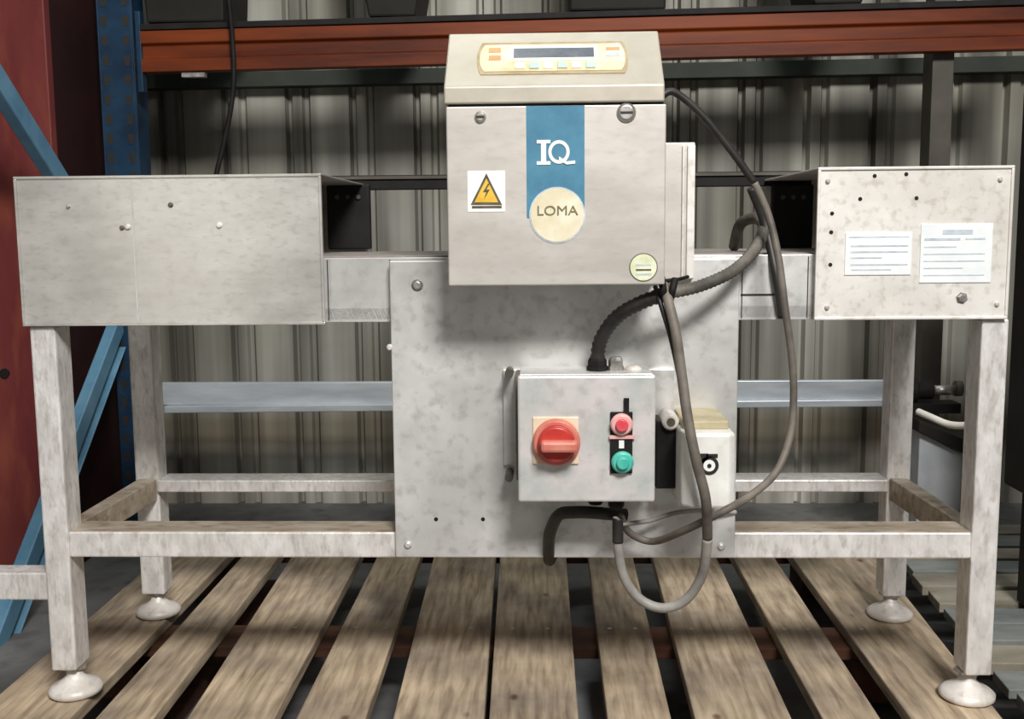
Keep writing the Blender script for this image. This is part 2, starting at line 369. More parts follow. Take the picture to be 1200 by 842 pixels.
# legs
lt = .05
LGX = {}
for nm, side in (('l', -1), ('r', 1)):
    if side < 0: xo = (P(36, 386, 0).x + P(56, 788, 0).x) / 2; x0, x1 = xo, xo + .038
    else: xo = (P(1182, 378, 0).x + P(1166, 788, 0).x) / 2; x0, x1 = xo - .038, xo
    LGX[side] = (x0, x1)
ztop = (P(60, 378, 0).z + P(1160, 372, 0).z) / 2
zbot_f = .045
RY0, RY1 = .340, .385
gz_side = {-1: rect(22, 205, 379, 381, 0.0)[2] - .0005, 1: rect(956, 195, 1184, 374, 0.0)[2] - .0005}
def foot(cx, cy, zb, parent):
    MB().lathe((cx, cy, zb - .004), (0,0,1), [(.020, 0), (.020, .004)], 6, False).build('lock_nut', M['steel'], parent)
    o = MB().lathe((cx, cy, 0), (0,0,1), [(.036, .0005), (.040, .004), (.040, .010), (.034, .015), (.022, .021), (.016, .026), (.0125, .030), (.0125, zb - .002)], 28)
    o.build('levelling_foot', M['foot'], parent, label='white domed levelling foot')
legs = []
for side in (-1, 1):
    x0, x1 = LGX[side]
    lg = MB().box(x0, x1, .004, .054, zbot_f, gz_side[side]).build('leg', M['frame'], det, bevel=.003)
    foot((x0+x1)/2 + (.005 if side < 0 else -.006), .029, zbot_f, lg)
RX = {-1: (rect(151, 388, 183, 640, RY0)[0], 0), 1: (0, 0)}
xl = (P(150, 400, RY0).x + P(163, 650, RY0).x) / 2; xr = (P(1075, 400, RY0).x + P(1062, 650, RY0).x) / 2
RXX = {-1: (xl, xl + .043), 1: (xr - .041, xr)}
for side in (-1, 1):
    x0, x1 = RXX[side]
    lg = MB().box(x0, x1, RY0, RY1, zbot_f, gz_side[side]).build('leg', M['frame'], det, bevel=.003)
    foot((x0+x1)/2, (RY0+RY1)/2, zbot_f, lg)
# lower frame
X0 = LGX[-1][1]; X1 = LGX[1][0]
zr1 = (P(300, 625, .006).z + P(1000, 622, .006).z) / 2; zr0 = (P(300, 654, .006).z + P(1000, 653, .006).z) / 2
MB().box(X0, X1, .006, .058, zr0, zr1).build('lower_rail', M['frame'], det, bevel=.0025)
MB().box(X0 + .002, X1 - .002, .008, .062, zr1 - .0005, zr1 + .0012).build('rail_top_strip', M['rail_top'], det, label='brown stained top face of the lower rail')
MB().box(RXX[-1][1], RXX[1][0], .330, .387, zr1 - .022, zr1).build('lower_rail', M['frame'], det, bevel=.0025)
for side in (-1, 1):
    a = LGX[side]; b = RXX[side]
    if side < 0:
        q = [(a[0]+.012, .056), (a[1]-.002, .056), (b[1]-.004, RY0), (b[0]+.006, RY0)]
    else:
        q = [(a[0]+.002, .056), (a[1]-.012, .056), (b[1]-.006, RY0), (b[0]+.004, RY0)]
    MB().hexa([(x, y, zr0) for x, y in q], [(x, y, zr1 + .001) for x, y in q]).build('side_rail', M['rail_top'], det, bevel=.002)
# stub rail going out to the left
r = rect(0, 671, 52, 703, .012)
MB().box(r[0] - .35, LGX[-1][0], .012, .052, r[2], r[3]).build('outrigger_rail', M['frame'], det, bevel=.0025)
# upper rails and belt
r = rect(378, 300, 950, 376, .014)
zt, zb = r[3], r[2]
xa, xb = P(360, 330, .014).x, P(970, 330, .014).x
cl = P(459, 330, .014).x; cr = P(866, 330, .014).x
MB().box(xa, xb, .014, .017, zb, zt).build('side_panel', M['plate'], det, bevel=.001)
MB().box(xa, xb, .370, .373, zb, zt).build('side_panel', M['guard'], det, bevel=.001)
MB().box(xa, xb, .014, .373, zb + .004, zb + .02).build('bed_plate', M['plate'], det)
gl = rect(22, 205, 379, 381, 0.0); gr = rect(956, 195, 1184, 374, 0.0)
MB().box(gl[0] + .03, gr[1] - .03, .030, .360, zt - .006, zt + .002).build('conveyor_belt', M['belt'], det, bevel=.001)
# seams on the side panel
for px_ in (384, 457, 869, 946):
    X = P(px_, 335, .014).x; MB().box(X, X + .0012, .0128, .0142, zb + .003, zt - .003).build('panel_seam', M['seam'], det)
rr = rect(868, 344, 914, 346, .014); MB().box(rr[0], rr[1], .0128, .0142, rr[2], rr[3]).build('panel_seam', M['seam'], det)
# guide rail behind, dark, with end brackets
a = P(388, 206, .37); b = P(520, 222, .37)
gz1, gz0 = a.z, b.z
MB().box(a.x, P(950, 215, .37).x, .362, .374, gz0, gz1).build('guide_rail', M['black'], det, bevel=.002)
MB().box(a.x, P(950, 215, .37).x, .358, .361, gz1 - .007, gz1 - .002).build('guide_strip', M['brown_post'], det)
for q0, q1 in ((384, 434), (904, 952)):
    r = rect(q0, 216, q1, 292, .345)
    b_ = MB().box(r[0], r[1], .340, .357, r[2], r[3]).build('end_bracket', M['black'], det, bevel=.003)
    s = MB()
    for k in range(3):
        X = r[0] + (r[1]-r[0]) * (.25 + .25*k); s.cyl((X, .3405, r[3] - .022), (X, .336, r[3] - .022), .004, 8)
    s.build('bracket_bolts', M['brown_post'], b_)
# guards (open boxes over the conveyor ends)
def guard(x0, x1, z0, z1, open_side, m):
    y0, y1, t = -.001, .392, .0025
    mb = MB().box(x0, x1, y0, y0 + t, z0, z1)
    mb.box(x0 + .0005, x1 - .0005, y0 + t, y1 - t, z1 - t, z1)
    mb.box(x0, x1, y1 - t, y1, z0, z1)
    if open_side > 0: mb.box(x0, x0 + t, y0 + t, y1 - t, z0, z1 - t)
    else: mb.box(x1 - t, x1, y0 + t, y1 - t, z0, z1 - t)
    return mb
gL = guard(*gl, 1, M['guard']).build('end_guard', M['guard'], det, bevel=.001, label='wide brushed left end guard')
gR = guard(*gr, -1, M['guard2']).build('end_guard', M['guard2'], det, bevel=.001, label='pale right end guard with data plates')
def rim(g, q, m, wd=.004):
    x0, x1, z0, z1 = q; y0, y1 = -.0035, -.001
    MB().box(x0, x1, y0, y1, z1-wd, z1).box(x0, x1, y0, y1, z0, z0+wd).box(x0, x0+wd, y0, y1, z0+wd, z1-wd).box(x1-wd, x1, y0, y1, z0+wd, z1-wd).build('folded_edge', m, g, bevel=.0008)
rim(gL, gl, M['guard']); rim(gR, gr, M['guard2'])
X = P(158, 290, 0).x; MB().box(X - .0012, X + .0012, -.0018, -.001, gl[2] + .006, gl[3] - .006).build('weld_line', M['plate'], gL)
def bolt(px_, py_, Y, r_, parent, m=None, name='bolt', hexa=False):
    c = P(px_, py_, Y)
    mb = MB().lathe(c, (0,-1,0), [(r_*1.3, -.0005), (r_*1.3, .001), (r_, .0011), (r_, .003), (r_*.7, .0042)], 6 if hexa else 14, not hexa)
    return mb.build(name, m or M['steel'], parent)
def hole(px_, py_, Y, r_, parent):
    c = P(px_, py_, Y)
    return MB().lathe(c, (0,-1,0), [(r_, -.0005), (r_, .0006)], 12).build('hole', M['black'], parent)
bolt(200, 240, -.001, .003, gL, M['ink']); bolt(143, 267, -.001, .0028, gL, M['ink']); bolt(80, 242, -.001, .0025, gL); bolt(257, 264, -.001, .0035, gL, M['foot']); bolt(150, 266, -.001, .0035, gL, M['foot'])
for p_ in ((970, 212), (1172, 210), (969, 360), (1168, 356)): bolt(*p_, -.001, .0028, gR, M['plate'])
for p_ in ((1008, 233), (1074, 232), (975, 250), (974, 272), (973, 310), (1025, 206), (1062, 204)): hole(*p_, -.001, .0028, gR)
bolt(1127, 349, -.001, .0065, gR, hexa=True)
def data_plate(q, lines, parent):
    x0, x1, z0, z1 = rect(*q, -.001)
    o = MB().box(x0, x1, -.0026, -.001, z0, z1).build('data_plate', M['tag_white'], parent, bevel=.0006)
    mb = MB(); random.seed(len(lines))
    for t, a_, b_, h in lines:
        z = z1 + (z0 - z1) * t; hh = (z1 - z0) * h
        mb.box(x0 + (x1-x0)*a_, x0 + (x1-x0)*b_, -.0030, -.0025, z - hh, z)
    return mb.build('printed_lines', M['tag_grey'], parent)
data_plate((990, 272, 1068, 322), [(.1,.05,.95,.02),(.30,.08,.94,.035),(.44,.08,.94,.035),(.58,.08,.55,.03),(.74,.08,.94,.035),(.86,.1,.7,.03)], gR)
data_plate((1078, 262, 1162, 331), [(.10,.30,.72,.08),(.24,.05,.55,.04),(.24,.62,.9,.03),(.38,.05,.5,.02),(.5,.05,.9,.02),(.62,.05,.9,.02),(.74,.05,.6,.02),(.86,.05,.9,.02)], gR)
# mounting plate
pr = rect(460, 304, 864, 653, -.004)
pl = MB().box(pr[0], pr[1], -.004, .005, pr[2], pr[3]).build('mounting_plate', M['plate'], det, bevel=.0015)
bolt(489, 334, -.004, .0065, pl); bolt(478, 638, -.004, .0045, pl, M['plate']); bolt(457, 407, -.002, .004, pl, M['foot']); bolt(845, 640, -.004, .0045, pl, M['plate'])
hole(511, 608, -.004, .003, pl); hole(566, 608, -.004, .003, pl)
# detector head (a rectangular coil housing round the belt)
hx = rect(560, 168, 814, 328, -.018)
zb_h = zb - .03
hm = MB()
hm.box(hx[0], hx[1], -.018, .012, hx[2], hx[3])
hm.box(hx[0], hx[1], .012, .378, hx[3] - .06, hx[3])
hm.box(hx[0], hx[1], .378, .408, zb_h - .03, hx[3])
hm.box(hx[0], hx[1], .018, .378, zb_h - .03, zb - .002)
hd = hm.build('detector_head', M['cabinet'], det, bevel=.002)
rs = rect(799, 170, 814, 326, -.02)
MB().box(rs[0], rs[0] + .003, -.022, -.018, rs[2], rs[3]).box(rs[0] + .007, rs[1], -.022, -.018, rs[2], rs[3]).build('flange', M['guard2'], hd, bevel=.001)

# control cabinet
CY = -.12
c0 = rect(524, 122, 780, 334, CY)
cab = MB().box(c0[0] + .002, c0[1] - .002, CY + .012, -.0185, c0[2] + .002, c0[3]).build('control_cabinet', M['cabinet'], det, bevel=.002)
door = MB().box(c0[0], c0[1], CY, CY + .0115, c0[2], c0[3] - .0015).build('cabinet_door', M['cabinet'], cab, bevel=.0018)
l0 = rect(520, 100, 779, 122, CY - .004)
zl0, zl1 = c0[3] + .0015, l0[3]
TY = -.035
ztp = (P(527, 38, TY).z + P(773, 38, TY).z) / 2
lid = MB().prism([(CY - .004, zl0), (-.0185, zl0), (-.0185, ztp), (TY, ztp), (CY - .004, zl1)], l0[0], l0[1]).build('cabinet_lid', M['lid'], cab, bevel=.002)
MB().box(c0[0] + .003, c0[1] - .003, CY + .003, -.02, c0[3] - .0016, zl0).build('gasket', M['seam'], cab)
# slanted-panel frame: s = along x, t = up the slope
A = Vector((0, CY - .004, zl1)); B = Vector((0, TY, ztp)); up = (B - A).normalized(); SL = (B - A).length
nrm = Vector((0, -up.z, up.y)).normalized()
if nrm.y > 0: nrm = -nrm
tilt = math.degrees(math.atan2(up.y, up.z))
def slope_t(py):                                       # position up the slope for a photo row
    d = ray(648, py); t = (A - CAM).dot(nrm) / d.dot(nrm); return (CAM + d*t - A).dot(up)
def slope_x(px_, py):
    d = ray(px_, py); t = (A - CAM).dot(nrm) / d.dot(nrm); return (CAM + d*t).x
def slope_slab(q, h0, h1, name, m, parent, curve=0):
    """q = photo rectangle; rounded ends when curve"""
    tb, tt = slope_t(q[3]), slope_t(q[1]); xb0, xb1 = slope_x(q[0], (q[1]+q[3])/2), slope_x(q[2], (q[1]+q[3])/2)
    out = []
    if curve:
        for k in range(9):
            u = k/8; out.append((xb1 - curve * (abs(2*u-1)**2.5), tb + (tt-tb)*u))
        for k in range(9):
            u = 1-k/8; out.append((xb0 + curve * (abs(2*u-1)**2.5), tb + (tt-tb)*u))
    else: out = [(xb0, tb), (xb1, tb), (xb1, tt), (xb0, tt)]
    n = len(out)
    vs = [Vector((x, 0, 0)) + A + up*t + nrm*h0 for x, t in out] + [Vector((x, 0, 0)) + A + up*t + nrm*h1 for x, t in out]
    fs = [tuple(range(n))[::-1], tuple(range(n, 2*n))] + [(i, (i+1) % n, n+(i+1) % n, n+i) for i in range(n)]
    return MB().add(vs, fs).build(name, m, parent)
slope_slab((559, 50, 736, 87), -.0005, .0010, 'panel_border', M['panel_rim'], cab, .006)
slope_slab((562.5, 53, 732.5, 84), .0008, .0018, 'display_panel', M['cream_label'], cab, .006)
slope_slab((598, 55, 700, 72), .0016, .0022, 'display_surround', M['white'], cab)
slope_slab((602, 58, 696, 69), .0020, .0026, 'display_screen', M['screen'], cab)
for k in range(6):
    x0 = 604 + k*16.5
    slope_slab((x0, 75, x0 + 11, 82), .0016, .0036, 'key', M['cyan'] if k % 2 else M['white'], cab)
for k in range(2): slope_slab((573, 57 + 9*k, 587, 62 + 9*k), .0016, .0026, 'printed_legend', M['orange_key'], cab)
slope_slab((710, 58, 726, 61), .0016, .0026, 'printed_legend', M['orange_key'], cab)
slope_slab((710, 65, 726, 68), .0016, .0026, 'printed_legend', M['tag_grey'], cab)
# door decals
def decal(q, th, name, m, parent, Y=None):
    Y = CY if Y is None else Y
    x0, x1, z0, z1 = rect(*q, Y); return MB().box(x0, x1, Y - th, Y, z0, z1).build(name, m, parent)
decal((617, 124, 685, 255), .0005, 'blue_stripe', M['blue'], cab)
# letters I Q with serifs
def letters():
    Y0, Y1 = CY - .0014, CY - .0004; mb = MB()
    def bx(x0, y0, x1, y1): a, b, c, d = rect(x0, y0, x1, y1, CY); mb.box(a, b, Y0, Y1, c, d)
    bx(634, 168, 640, 189); bx(629, 164, 645, 168); bx(629, 189, 645, 193)
    c = P(655, 178, CY); ro, ri = .0150, .0105; n = 28; vs = []; fs = []
    for k in range(n):
        th = 2*math.pi*k/n; cc, ss = math.cos(th), math.sin(th)
        for rr_, yy in ((ro, Y0), (ri, Y0), (ro, Y1), (ri, Y1)): vs.append((c.x + cc*rr_*.92, yy, c.z + ss*rr_))
    for k in range(n):
        j = (k+1) % n; a = 4*k; b = 4*j
        fs += [(a, b, b+1, a+1), (a+2, a+3, b+3, b+2), (a, a+2, b+2, b), (a+1, b+1, b+3, a+3)]
    mb.add(vs, fs)
    p = P(655, 185, CY); q = P(664, 190, CY); e = P(674, 189, CY)
    mb.prismY([(p.x, p.z-.003), (q.x, q.z-.003), (e.x, e.z-.003), (e.x, e.z+.001), (q.x, q.z+.001), (p.x, p.z+.002)], Y0 - .0004, Y1 - .0004)
    return mb.build('lettering', M['white'], cab, label='white lettering on the blue stripe')
letters()
def disc(px_, py_, r_, th, name, m, parent, Y=None, n=40, label=None):
    Y = CY if Y is None else Y; c = P(px_, py_, Y)
    return MB().lathe(c, (0,-1,0), [(r_, 0), (r_, th)], n).build(name, m, parent, label=label)
disc(653, 252, .0365, .0008, 'badge_border', M['tag_grey'], cab)
disc(653, 252, .0345, .0014, 'round_badge', M['cream'], cab, label='cream round badge with dark lettering')
c = P(653, 247, CY); text_mesh('LOMA', .0175, (c.x, CY - .0018, c.z), 0, 'badge_lettering', M['olive_ink'], cab, sx=1.12)
disc(754, 313, .0185, .0006, 'sticker_border', M['ink'], cab); disc(754, 313, .0172, .0010, 'round_sticker', M['green_label'], cab)
for dy in (-4, 2, 7): decal((745, 313+dy, 763, 313+dy+2), .0014, 'sticker_print', M['ink'] if dy == 2 else M['tag_grey'], cab)
# warning sign
decal((548, 200, 592, 248), .0006, 'warning_sign', M['white'], cab)
def tri(cx_, top, bot, half, th, m, name):
    a = P(cx_, top, CY); b = P(cx_ - half, bot, CY); c_ = P(cx_ + half, bot, CY)
    MB().prismY([(b.x, b.z), (c_.x, c_.z), (a.x, a.z)], CY - th, CY).build(name, m, cab)
tri(570, 203, 240, 18.5, .0010, M['ink'], 'triangle_border'); tri(570, 209, 237, 14, .0014, M['yellow'], 'warning_triangle')
a = [P(x, y, CY) for x, y in ((572, 215), (566, 225), (570, 225), (567, 234), (574, 222), (570, 222), (574, 215))]
MB().prismY([(q.x, q.z) for q in a], CY - .0018, CY).build('lightning_bolt', M['ink'], cab)
decal((553, 241, 588, 244), .0010, 'sign_print', M['ink'], cab)
# quarter-turn latches
for px_, py_, r_ in ((563, 137, .006), (734, 132, .010)):
    c = P(px_, py_, CY)
    MB().lathe(c, (0,-1,0), [(r_*1.25, 0), (r_*1.25, .0015), (r_, .004), (r_*.8, .005)], 18).build('latch', M['steel'], cab)
    MB().box(c.x - r_*.8, c.x + r_*.8, CY - .0058, CY - .0045, c.z - .0016, c.z + .0012).build('latch_slot', M['seam'], cab)

# isolator box
IY = -.105
i0 = rect(607, 440, 768, 588, IY)
MB().box(rect(590, 440, 792, 580, -.02)[0], rect(590, 440, 790, 580, -.02)[1], -.012, -.0042, i0[2] + .03, i0[3] - .004).build('back_bracket', M['plate'], det, bevel=.001)
iso = MB().box(i0[0] + .002, i0[1] - .002, IY + .014, -.012, i0[2] + .003, i0[3] + .0005).build('isolator_box', M['isolator'], det, bevel=.002)
MB().box(i0[0], i0[1], IY, IY + .0135, i0[2], i0[3]).build('box_cover', M['isolator'], iso, bevel=.003)
MB().box(i0[0] - .004, i0[0] + .0015, -.070, -.012, i0[2] + .022, i0[3] - .004).build('hinge', M['cable'], iso, bevel=.001)
for py_ in (436, 556):
    c = P(597, py_, -.03); MB().cyl((c.x, c.y - .02, c.z), (c.x, c.y + .018, c.z), .006, 12).build('hinge_pin', M['brown_post'], iso)
sw = P(652, 517, IY)
MB().box(sw.x - .032, sw.x + .030, IY - .003, IY, sw.z - .031, sw.z + .034).build('switch_plate', M['peach'], iso, bevel=.0025)
MB().lathe(sw, (0,-1,0), [(.032, .002), (.032, .010), (.029, .013)], 32).build('switch_ring', M['salmon'], iso)
MB().lathe(sw, (0,-1,0), [(.0255, .010), (.0245, .022), (.022, .024)], 32).build('rotary_switch', M['red'], iso, label='dark red rotary knob')
MB().box(sw.x - .021, sw.x + .028, IY - .040, IY - .022, sw.z - .0075, sw.z + .0075).build('switch_grip', M['salmon'], iso, bevel=.004)
b0 = rect(715, 482, 741, 554, IY)
MB().box(b0[0], b0[1], IY - .004, IY, b0[2], b0[3]).build('button_plate', M['black'], iso, bevel=.001)
q = rect(731, 466, 737, 482, IY); MB().box(q[0], q[1], IY - .004, IY, q[2], q[3]).build('plate_tab', M['black'], iso)
q = rect(714, 509, 744, 513, IY); MB().box(q[0], q[1], IY - .006, IY - .0035, q[2], q[3]).build('divider', M['pale_pink'], iso)
q = rect(725, 515, 731, 524, IY); MB().box(q[0], q[1], IY - .006, IY - .0035, q[2], q[3]).build('legend', M['white'], iso)
for (px_, py_, m1, m2, lb) in ((728, 496, 'pale_pink', 'pink', 'red push button'), (729, 540, 'green', 'cyan', 'green push button')):
    c = P(px_, py_, IY)
    MB().lathe(c, (0,-1,0), [(.0150, .003), (.0150, .009), (.0120, .012)], 24).build('button_bezel', M[m1], iso)
    MB().lathe(c, (0,-1,0), [(.0085, .010), (.0085, .016), (.007, .0175)], 20).build('push_button', M['pink'] if 'red' in lb else M['green'], iso, label=lb)
# glands
def gland(px_, Yc, z, up_, parent, r_=.011, m='black'):
    x_ = P(px_, 510, IY).x
    return MB().lathe((x_, Yc, z), (0,0,up_), [(r_*1.15, -.001), (r_*1.15, .006), (r_, .0065), (r_, .014), (r_*.75, .019)], 8, False).build('cable_gland', M[m], parent)
GY = -.055
gland(702, GY, i0[3] + .0005, 1, iso, .013); gland(724, GY, i0[3] + .0005, 1, iso, .010, 'steel')
gland(700, GY, i0[2] + .003, -1, iso, .012); gland(724, -.08, i0[2] + .003, -1, iso, .011)
x_ = P(742, 430, GY).x; MB().lathe((x_, GY, i0[3]), (0,0,1), [(.012, 0), (.012, .003), (.007, .007)], 16).build('blanking_plug', M['foot'], iso)

# white junction housing
JY = -.135
j0 = rect(810, 508, 862, 596, JY)
xl_, _, _, _ = rect(800, 508, 862, 596, JY)
jb = MB().hexa([(xl_, -.0042, j0[2]), (xl_, JY + .012, j0[2]), (j0[0] + .006, JY, j0[2]), (j0[1], JY + .004, j0[2])][::1], [(xl_, -.0042, j0[3]), (xl_, JY + .012, j0[3]), (j0[0] + .006, JY, j0[3]), (j0[1], JY + .004, j0[3])]) if False else None
prof = [(xl_, -.0042), (xl_, JY + .014), (j0[0] + .002, JY), (j0[1] - .008, JY), (j0[1], JY + .010), (j0[1], -.0042)]
n = len(prof)
vs = [(x, y, j0[2]) for x, y in prof] + [(x, y, j0[3]) for x, y in prof]
fs = [tuple(range(n))[::-1], tuple(range(n, 2*n))] + [(i, (i+1) % n, n+(i+1) % n, n+i) for i in range(n)]
jb = MB().add(vs, fs).build('junction_box', M['plastic_white'], det, bevel=.004)
MB().box(xl_ + .004, j0[1] - .004, JY + .03, -.0042, j0[3] - .001, j0[3] + .012).build('box_top', M['olive'], jb, bevel=.003)
c = P(831, 545, JY)
MB().lathe(c, (0,-1,0), [(.0125, .0), (.0125, .0012)], 24).box(c.x - .0125, c.x - .0015, JY - .0012, JY, c.z + .003, c.z + .016).box(c.x - .004, c.x + .011, JY - .0012, JY, c.z + .0105, c.z + .0155).build('emblem', M['seam'], jb)
MB().lathe(c, (0,-1,0), [(.0078, .0008), (.0078, .002)], 20).build('emblem_disc', M['white'], jb)
MB().lathe(c, (0,-1,0), [(.0028, .0018), (.0028, .003)], 12).build('emblem_dot', M['seam'], jb)
q = rect(766, 488, 789, 566, -.03); MB().box(q[0], q[1], -.062, -.012, q[2], q[3]).build('terminal_cover', M['black'], det, bevel=.002)
q = rect(790, 512, 804, 584, -.03); MB().box(q[0], q[1], -.075, -.0042, q[2], q[3]).build('spacer_block', M['plastic_white'], det, bevel=.002)
c = P(786, 494, -.07); MB().lathe(c, (0,-1,0), [(.012, -.05), (.012, 0), (.009, .003)], 16).build('plug', M['foot'], det); MB().lathe(c, (0,-1,0), [(.006, .002), (.006, .004)], 12).build('plug_hole', M['ink'], det)

# cables
def path(pts): return [P(x, y, Y) for x, y, Y in pts]
c1 = path([(702, 418, GY), (704, 398, -.06), (722, 372, -.07), (752, 354, -.085), (785, 343, -.09)])
c1[0].x = P(702, 510, IY).x; c1[0].z = i0[3] + .016
MB().tube(c1, .0105, 14, ribs=.008).build('conduit', M['conduit'], det, label='black ribbed part of conduit')
MB().tube(path([(785, 343, -.09), (820, 335, -.075), (858, 318, -.05), (882, 295, -.02), (895, 270, .03), (888, 256, .09), (868, 262, .14), (860, 290, .19)]), .0088, 14, ribs=.007).build('conduit', M['conduit_grey'], det, label='dusty grey part of conduit')
MB().tube(path([(776, 112, -.05), (790, 108, -.045), (820, 132, -.04), (856, 175, -.035), (884, 214, -.03)]), .0052, 10).build('cable', M['conduit'], det, label='black upper end of the looping cable')
MB().tube(path([(884, 214, -.03), (900, 250, -.03), (912, 300, -.05), (920, 360, -.06), (928, 420, -.06), (930, 465, -.06), (926, 510, -.07), (910, 552, -.09), (880, 580, -.12), (845, 600, -.15), (800, 622, -.11), (765, 634, -.05), (738, 624, -.05), (727, 604, -.07)]), .0052, 10).build('cable', M['cable'], det, label='long thin grey brown looping cable')
MB().tube(path([(770, 150, -.03), (800, 118, -.012), (845, 172, .0), (880, 220, .02), (896, 262, .03), (909, 320, .006), (917, 372, .008), (916, 420, .02), (905, 470, .04)][3:7]), .0065, 10).build('cable', M['conduit'], det, label='short dark cable beside the grey one')
big = path([(778, 332, -.085), (783, 352, -.11), (792, 390, -.125), (799, 440, -.135), (806, 490, -.148), (816, 540, -.158), (827, 585, -.160), (829, 630, -.135), (823, 672, -.11), (804, 702, -.095), (776, 712, -.085), (748, 700, -.078), (730, 672, -.078), (724, 635, -.080), (724, 606, -.080)])
k = 8
MB().tube(big[-2:], .0078, 12).build('cable_sleeve', M['conduit'], det)
MB().tube(big[:k], .0068, 12).build('cable', M['cable'], det, label='thick dusty cable hanging from the cabinet')
MB().tube(big[k-1:], .0068, 12).build('cable', M['cable_pale'], det, label='pale grey hanging cable loop')
MB().tube(path([(768, 336, -.08), (773, 352, -.10), (786, 395, -.115), (797, 445, -.128)]), .0035, 8).build('cable', M['conduit'], det)
bl = path([(734, 603, GY), (715, 602, -.06), (690, 600, -.062), (672, 600, -.062), (655, 603, -.06), (645, 622, -.04), (643, 640, -.016), (644, 656, .014), (650, 640, .03)])
MB().tube(bl, .0088, 12).build('cable', M['conduit'], det, label='short black cable under the isolator box')
MB().tube(path([(727, 614, -.07), (760, 610, -.03), (795, 600, -.02), (835, 598, -.02), (862, 600, -.004)]), .0035, 8).build('cable', M['cable_pale'], det)
tb = MB()
for (x, y, Y, dx, dy) in ((777, 338, -.10, 2, 14), (788, 340, -.10, 3, -13)):
    tb.tube(path([(x - dx, y - dy, Y), (x, y, Y - .008), (x + dx, y + dy, Y)]), .005, 8)
tb.build('cable_tie', M['black'], det)
MB().tube(path([(780, 329, -.09), (795, 327, -.09), (806, 324, -.07)]), .0025, 8).build('tie_end', M['black'], det)

# ------------------------------------------------------------------ storage rack behind
RKY = 1.30
rk = thing('pallet_rack', (0, 1.3, FZ), 'steel pallet rack with orange beam, blue left upright and grey rear beam behind the machine', 'rack')
pxl = (P(124, 120, RKY).x, P(165, 120, RKY).x)
MB().box(pxl[0], pxl[0] + .004, RKY - .03, RKY + .05, FZ, 1.9).box(pxl[1] - .004, pxl[1], RKY - .03, RKY + .05, FZ, 1.9).box(pxl[0] + .004, pxl[1] - .004, RKY - .03, RKY - .026, FZ, 1.9).build('upright', M['blue_paint'], rk, bevel=.001)
s = MB(); z = FZ + .08
while z < 1.8:
    for dx in (.028, -.028):
        cx = (pxl[0] + pxl[1]) / 2 + dx; s.prismY([(cx - .006, z), (cx + .006, z), (cx + .009, z + .026), (cx - .009, z + .026)], RKY - .0308, RKY - .0295)
    z += .05
o = s.build('slot_holes', M['seam'], rk); o['kind'] = 'stuff'
pq = (P(1088, 120, RKY).x, P(1113, 120, RKY).x)
MB().box(pq[0], pq[1], RKY - .02, RKY + .05, FZ, 1.9).build('upright', M['brown_post'], rk, bevel=.002, label='dark brown right upright')
# orange beam (box beam with rolled ribs)
a0, a1 = P(167, 38, RKY - .04), P(167, 86, RKY - .04); b0_, b1_ = P(1215, 9, RKY - .04), P(1215, 59, RKY - .04)
def beam(a0, a1, b0, b1, y0, y1, name, m, parent, rib=True):
    h = a0.z - a1.z
    f = [0, .30, .36, .64, .70, 1.0] if rib else [0, 1]
    d = [0, 0, .010, .010, 0, 0] if rib else [0, 0]
    prof = [(y0 + dd, -h*ff) for ff, dd in zip(f, d)] + [(y1, -h), (y1, 0)]
    vs = [(a0.x, y, a0.z + z) for y, z in prof] + [(b0.x, y, b0.z + z) for y, z in prof]
    n = len(prof)
    fs = [tuple(range(n)), tuple(range(n, 2*n))[::-1]] + [(i, n+i, n+(i+1) % n, (i+1) % n) for i in range(n)]
    return MB().add(vs, fs).build(name, m, parent, bevel=.002)
beam(a0, a1, b0_, b1_, RKY - .06, RKY - .022, 'beam', M['orange'], rk).__setitem__('label', 'orange red beam')
beam(P(167, 30, RKY - .04), P(167, 37.2, RKY - .04), P(1215, 0, RKY - .04), P(1215, 8, RKY - .04), RKY - .062, RKY - .022, 'beam_top_shade', M['black'], rk, rib=False)  # black strip added as the shadow along the orange beam's upper edge
MB().box(a0.x - .012, a0.x + .002, RKY - .06, RKY - .0305, a1.z - .05, a0.z + .05).build('beam_connector', M['blue_paint'], rk, bevel=.002)
MB().box(a0.x + .10, a0.x + .16, RKY - .05, RKY - .03, a1.z - .012, a1.z).build('beam_clip', M['steel'], rk)
# grey rear beams
g0, g1 = P(192, 447, RKY + .02), P(192, 473, RKY + .02); h0, h1 = P(1040, 444, RKY + .02), P(1040, 470, RKY + .02)
beam(g0, g1, h0, h1, RKY + .0, RKY + .02, 'beam', M['galv'], rk, rib=False).__setitem__('label', 'galvanised grey beam')
g0, g1 = P(192, 476, RKY - .02), P(192, 484, RKY - .02); h0, h1 = P(1038, 468, RKY - .02), P(1038, 480, RKY - .02)
beam(g0, g1, h0, h1, RKY - .02, RKY + .02, 'beam_lip', M['galv'], rk, rib=False)
# braces on the side frame
XB = -1.135
def onX(px_, py_, X=XB):
    d = ray(px_, py_); return CAM + d * ((X - CAM.x) / d.x)
def brace(p, q, wd, m, name='brace'):
    d = (q - p).normalized(); nn = Vector((0, -d.z, d.y)) * wd / 2
    t = .014
    vs = []
    for X in (XB - .03, XB):
        vs += [Vector((X, 0, 0)) + Vector((0, (p + s_ * nn).y, (p + s_ * nn).z)) for s_ in (-1, 1)] + [Vector((X, 0, 0)) + Vector((0, (q + s_ * nn).y, (q + s_ * nn).z)) for s_ in (1, -1)]
    return MB().add(vs, [(0,1,2,3), (7,6,5,4), (0,4,5,1), (1,5,6,2), (2,6,7,3), (3,7,4,0)]).build(name, m, rk, bevel=.003)
p = onX(2, 92); q = onX(72, 205); d = (q - p); brace(p - d * .6, p + d * ((1.30 - p.y) / d.y), .050, M['blue_bright'])
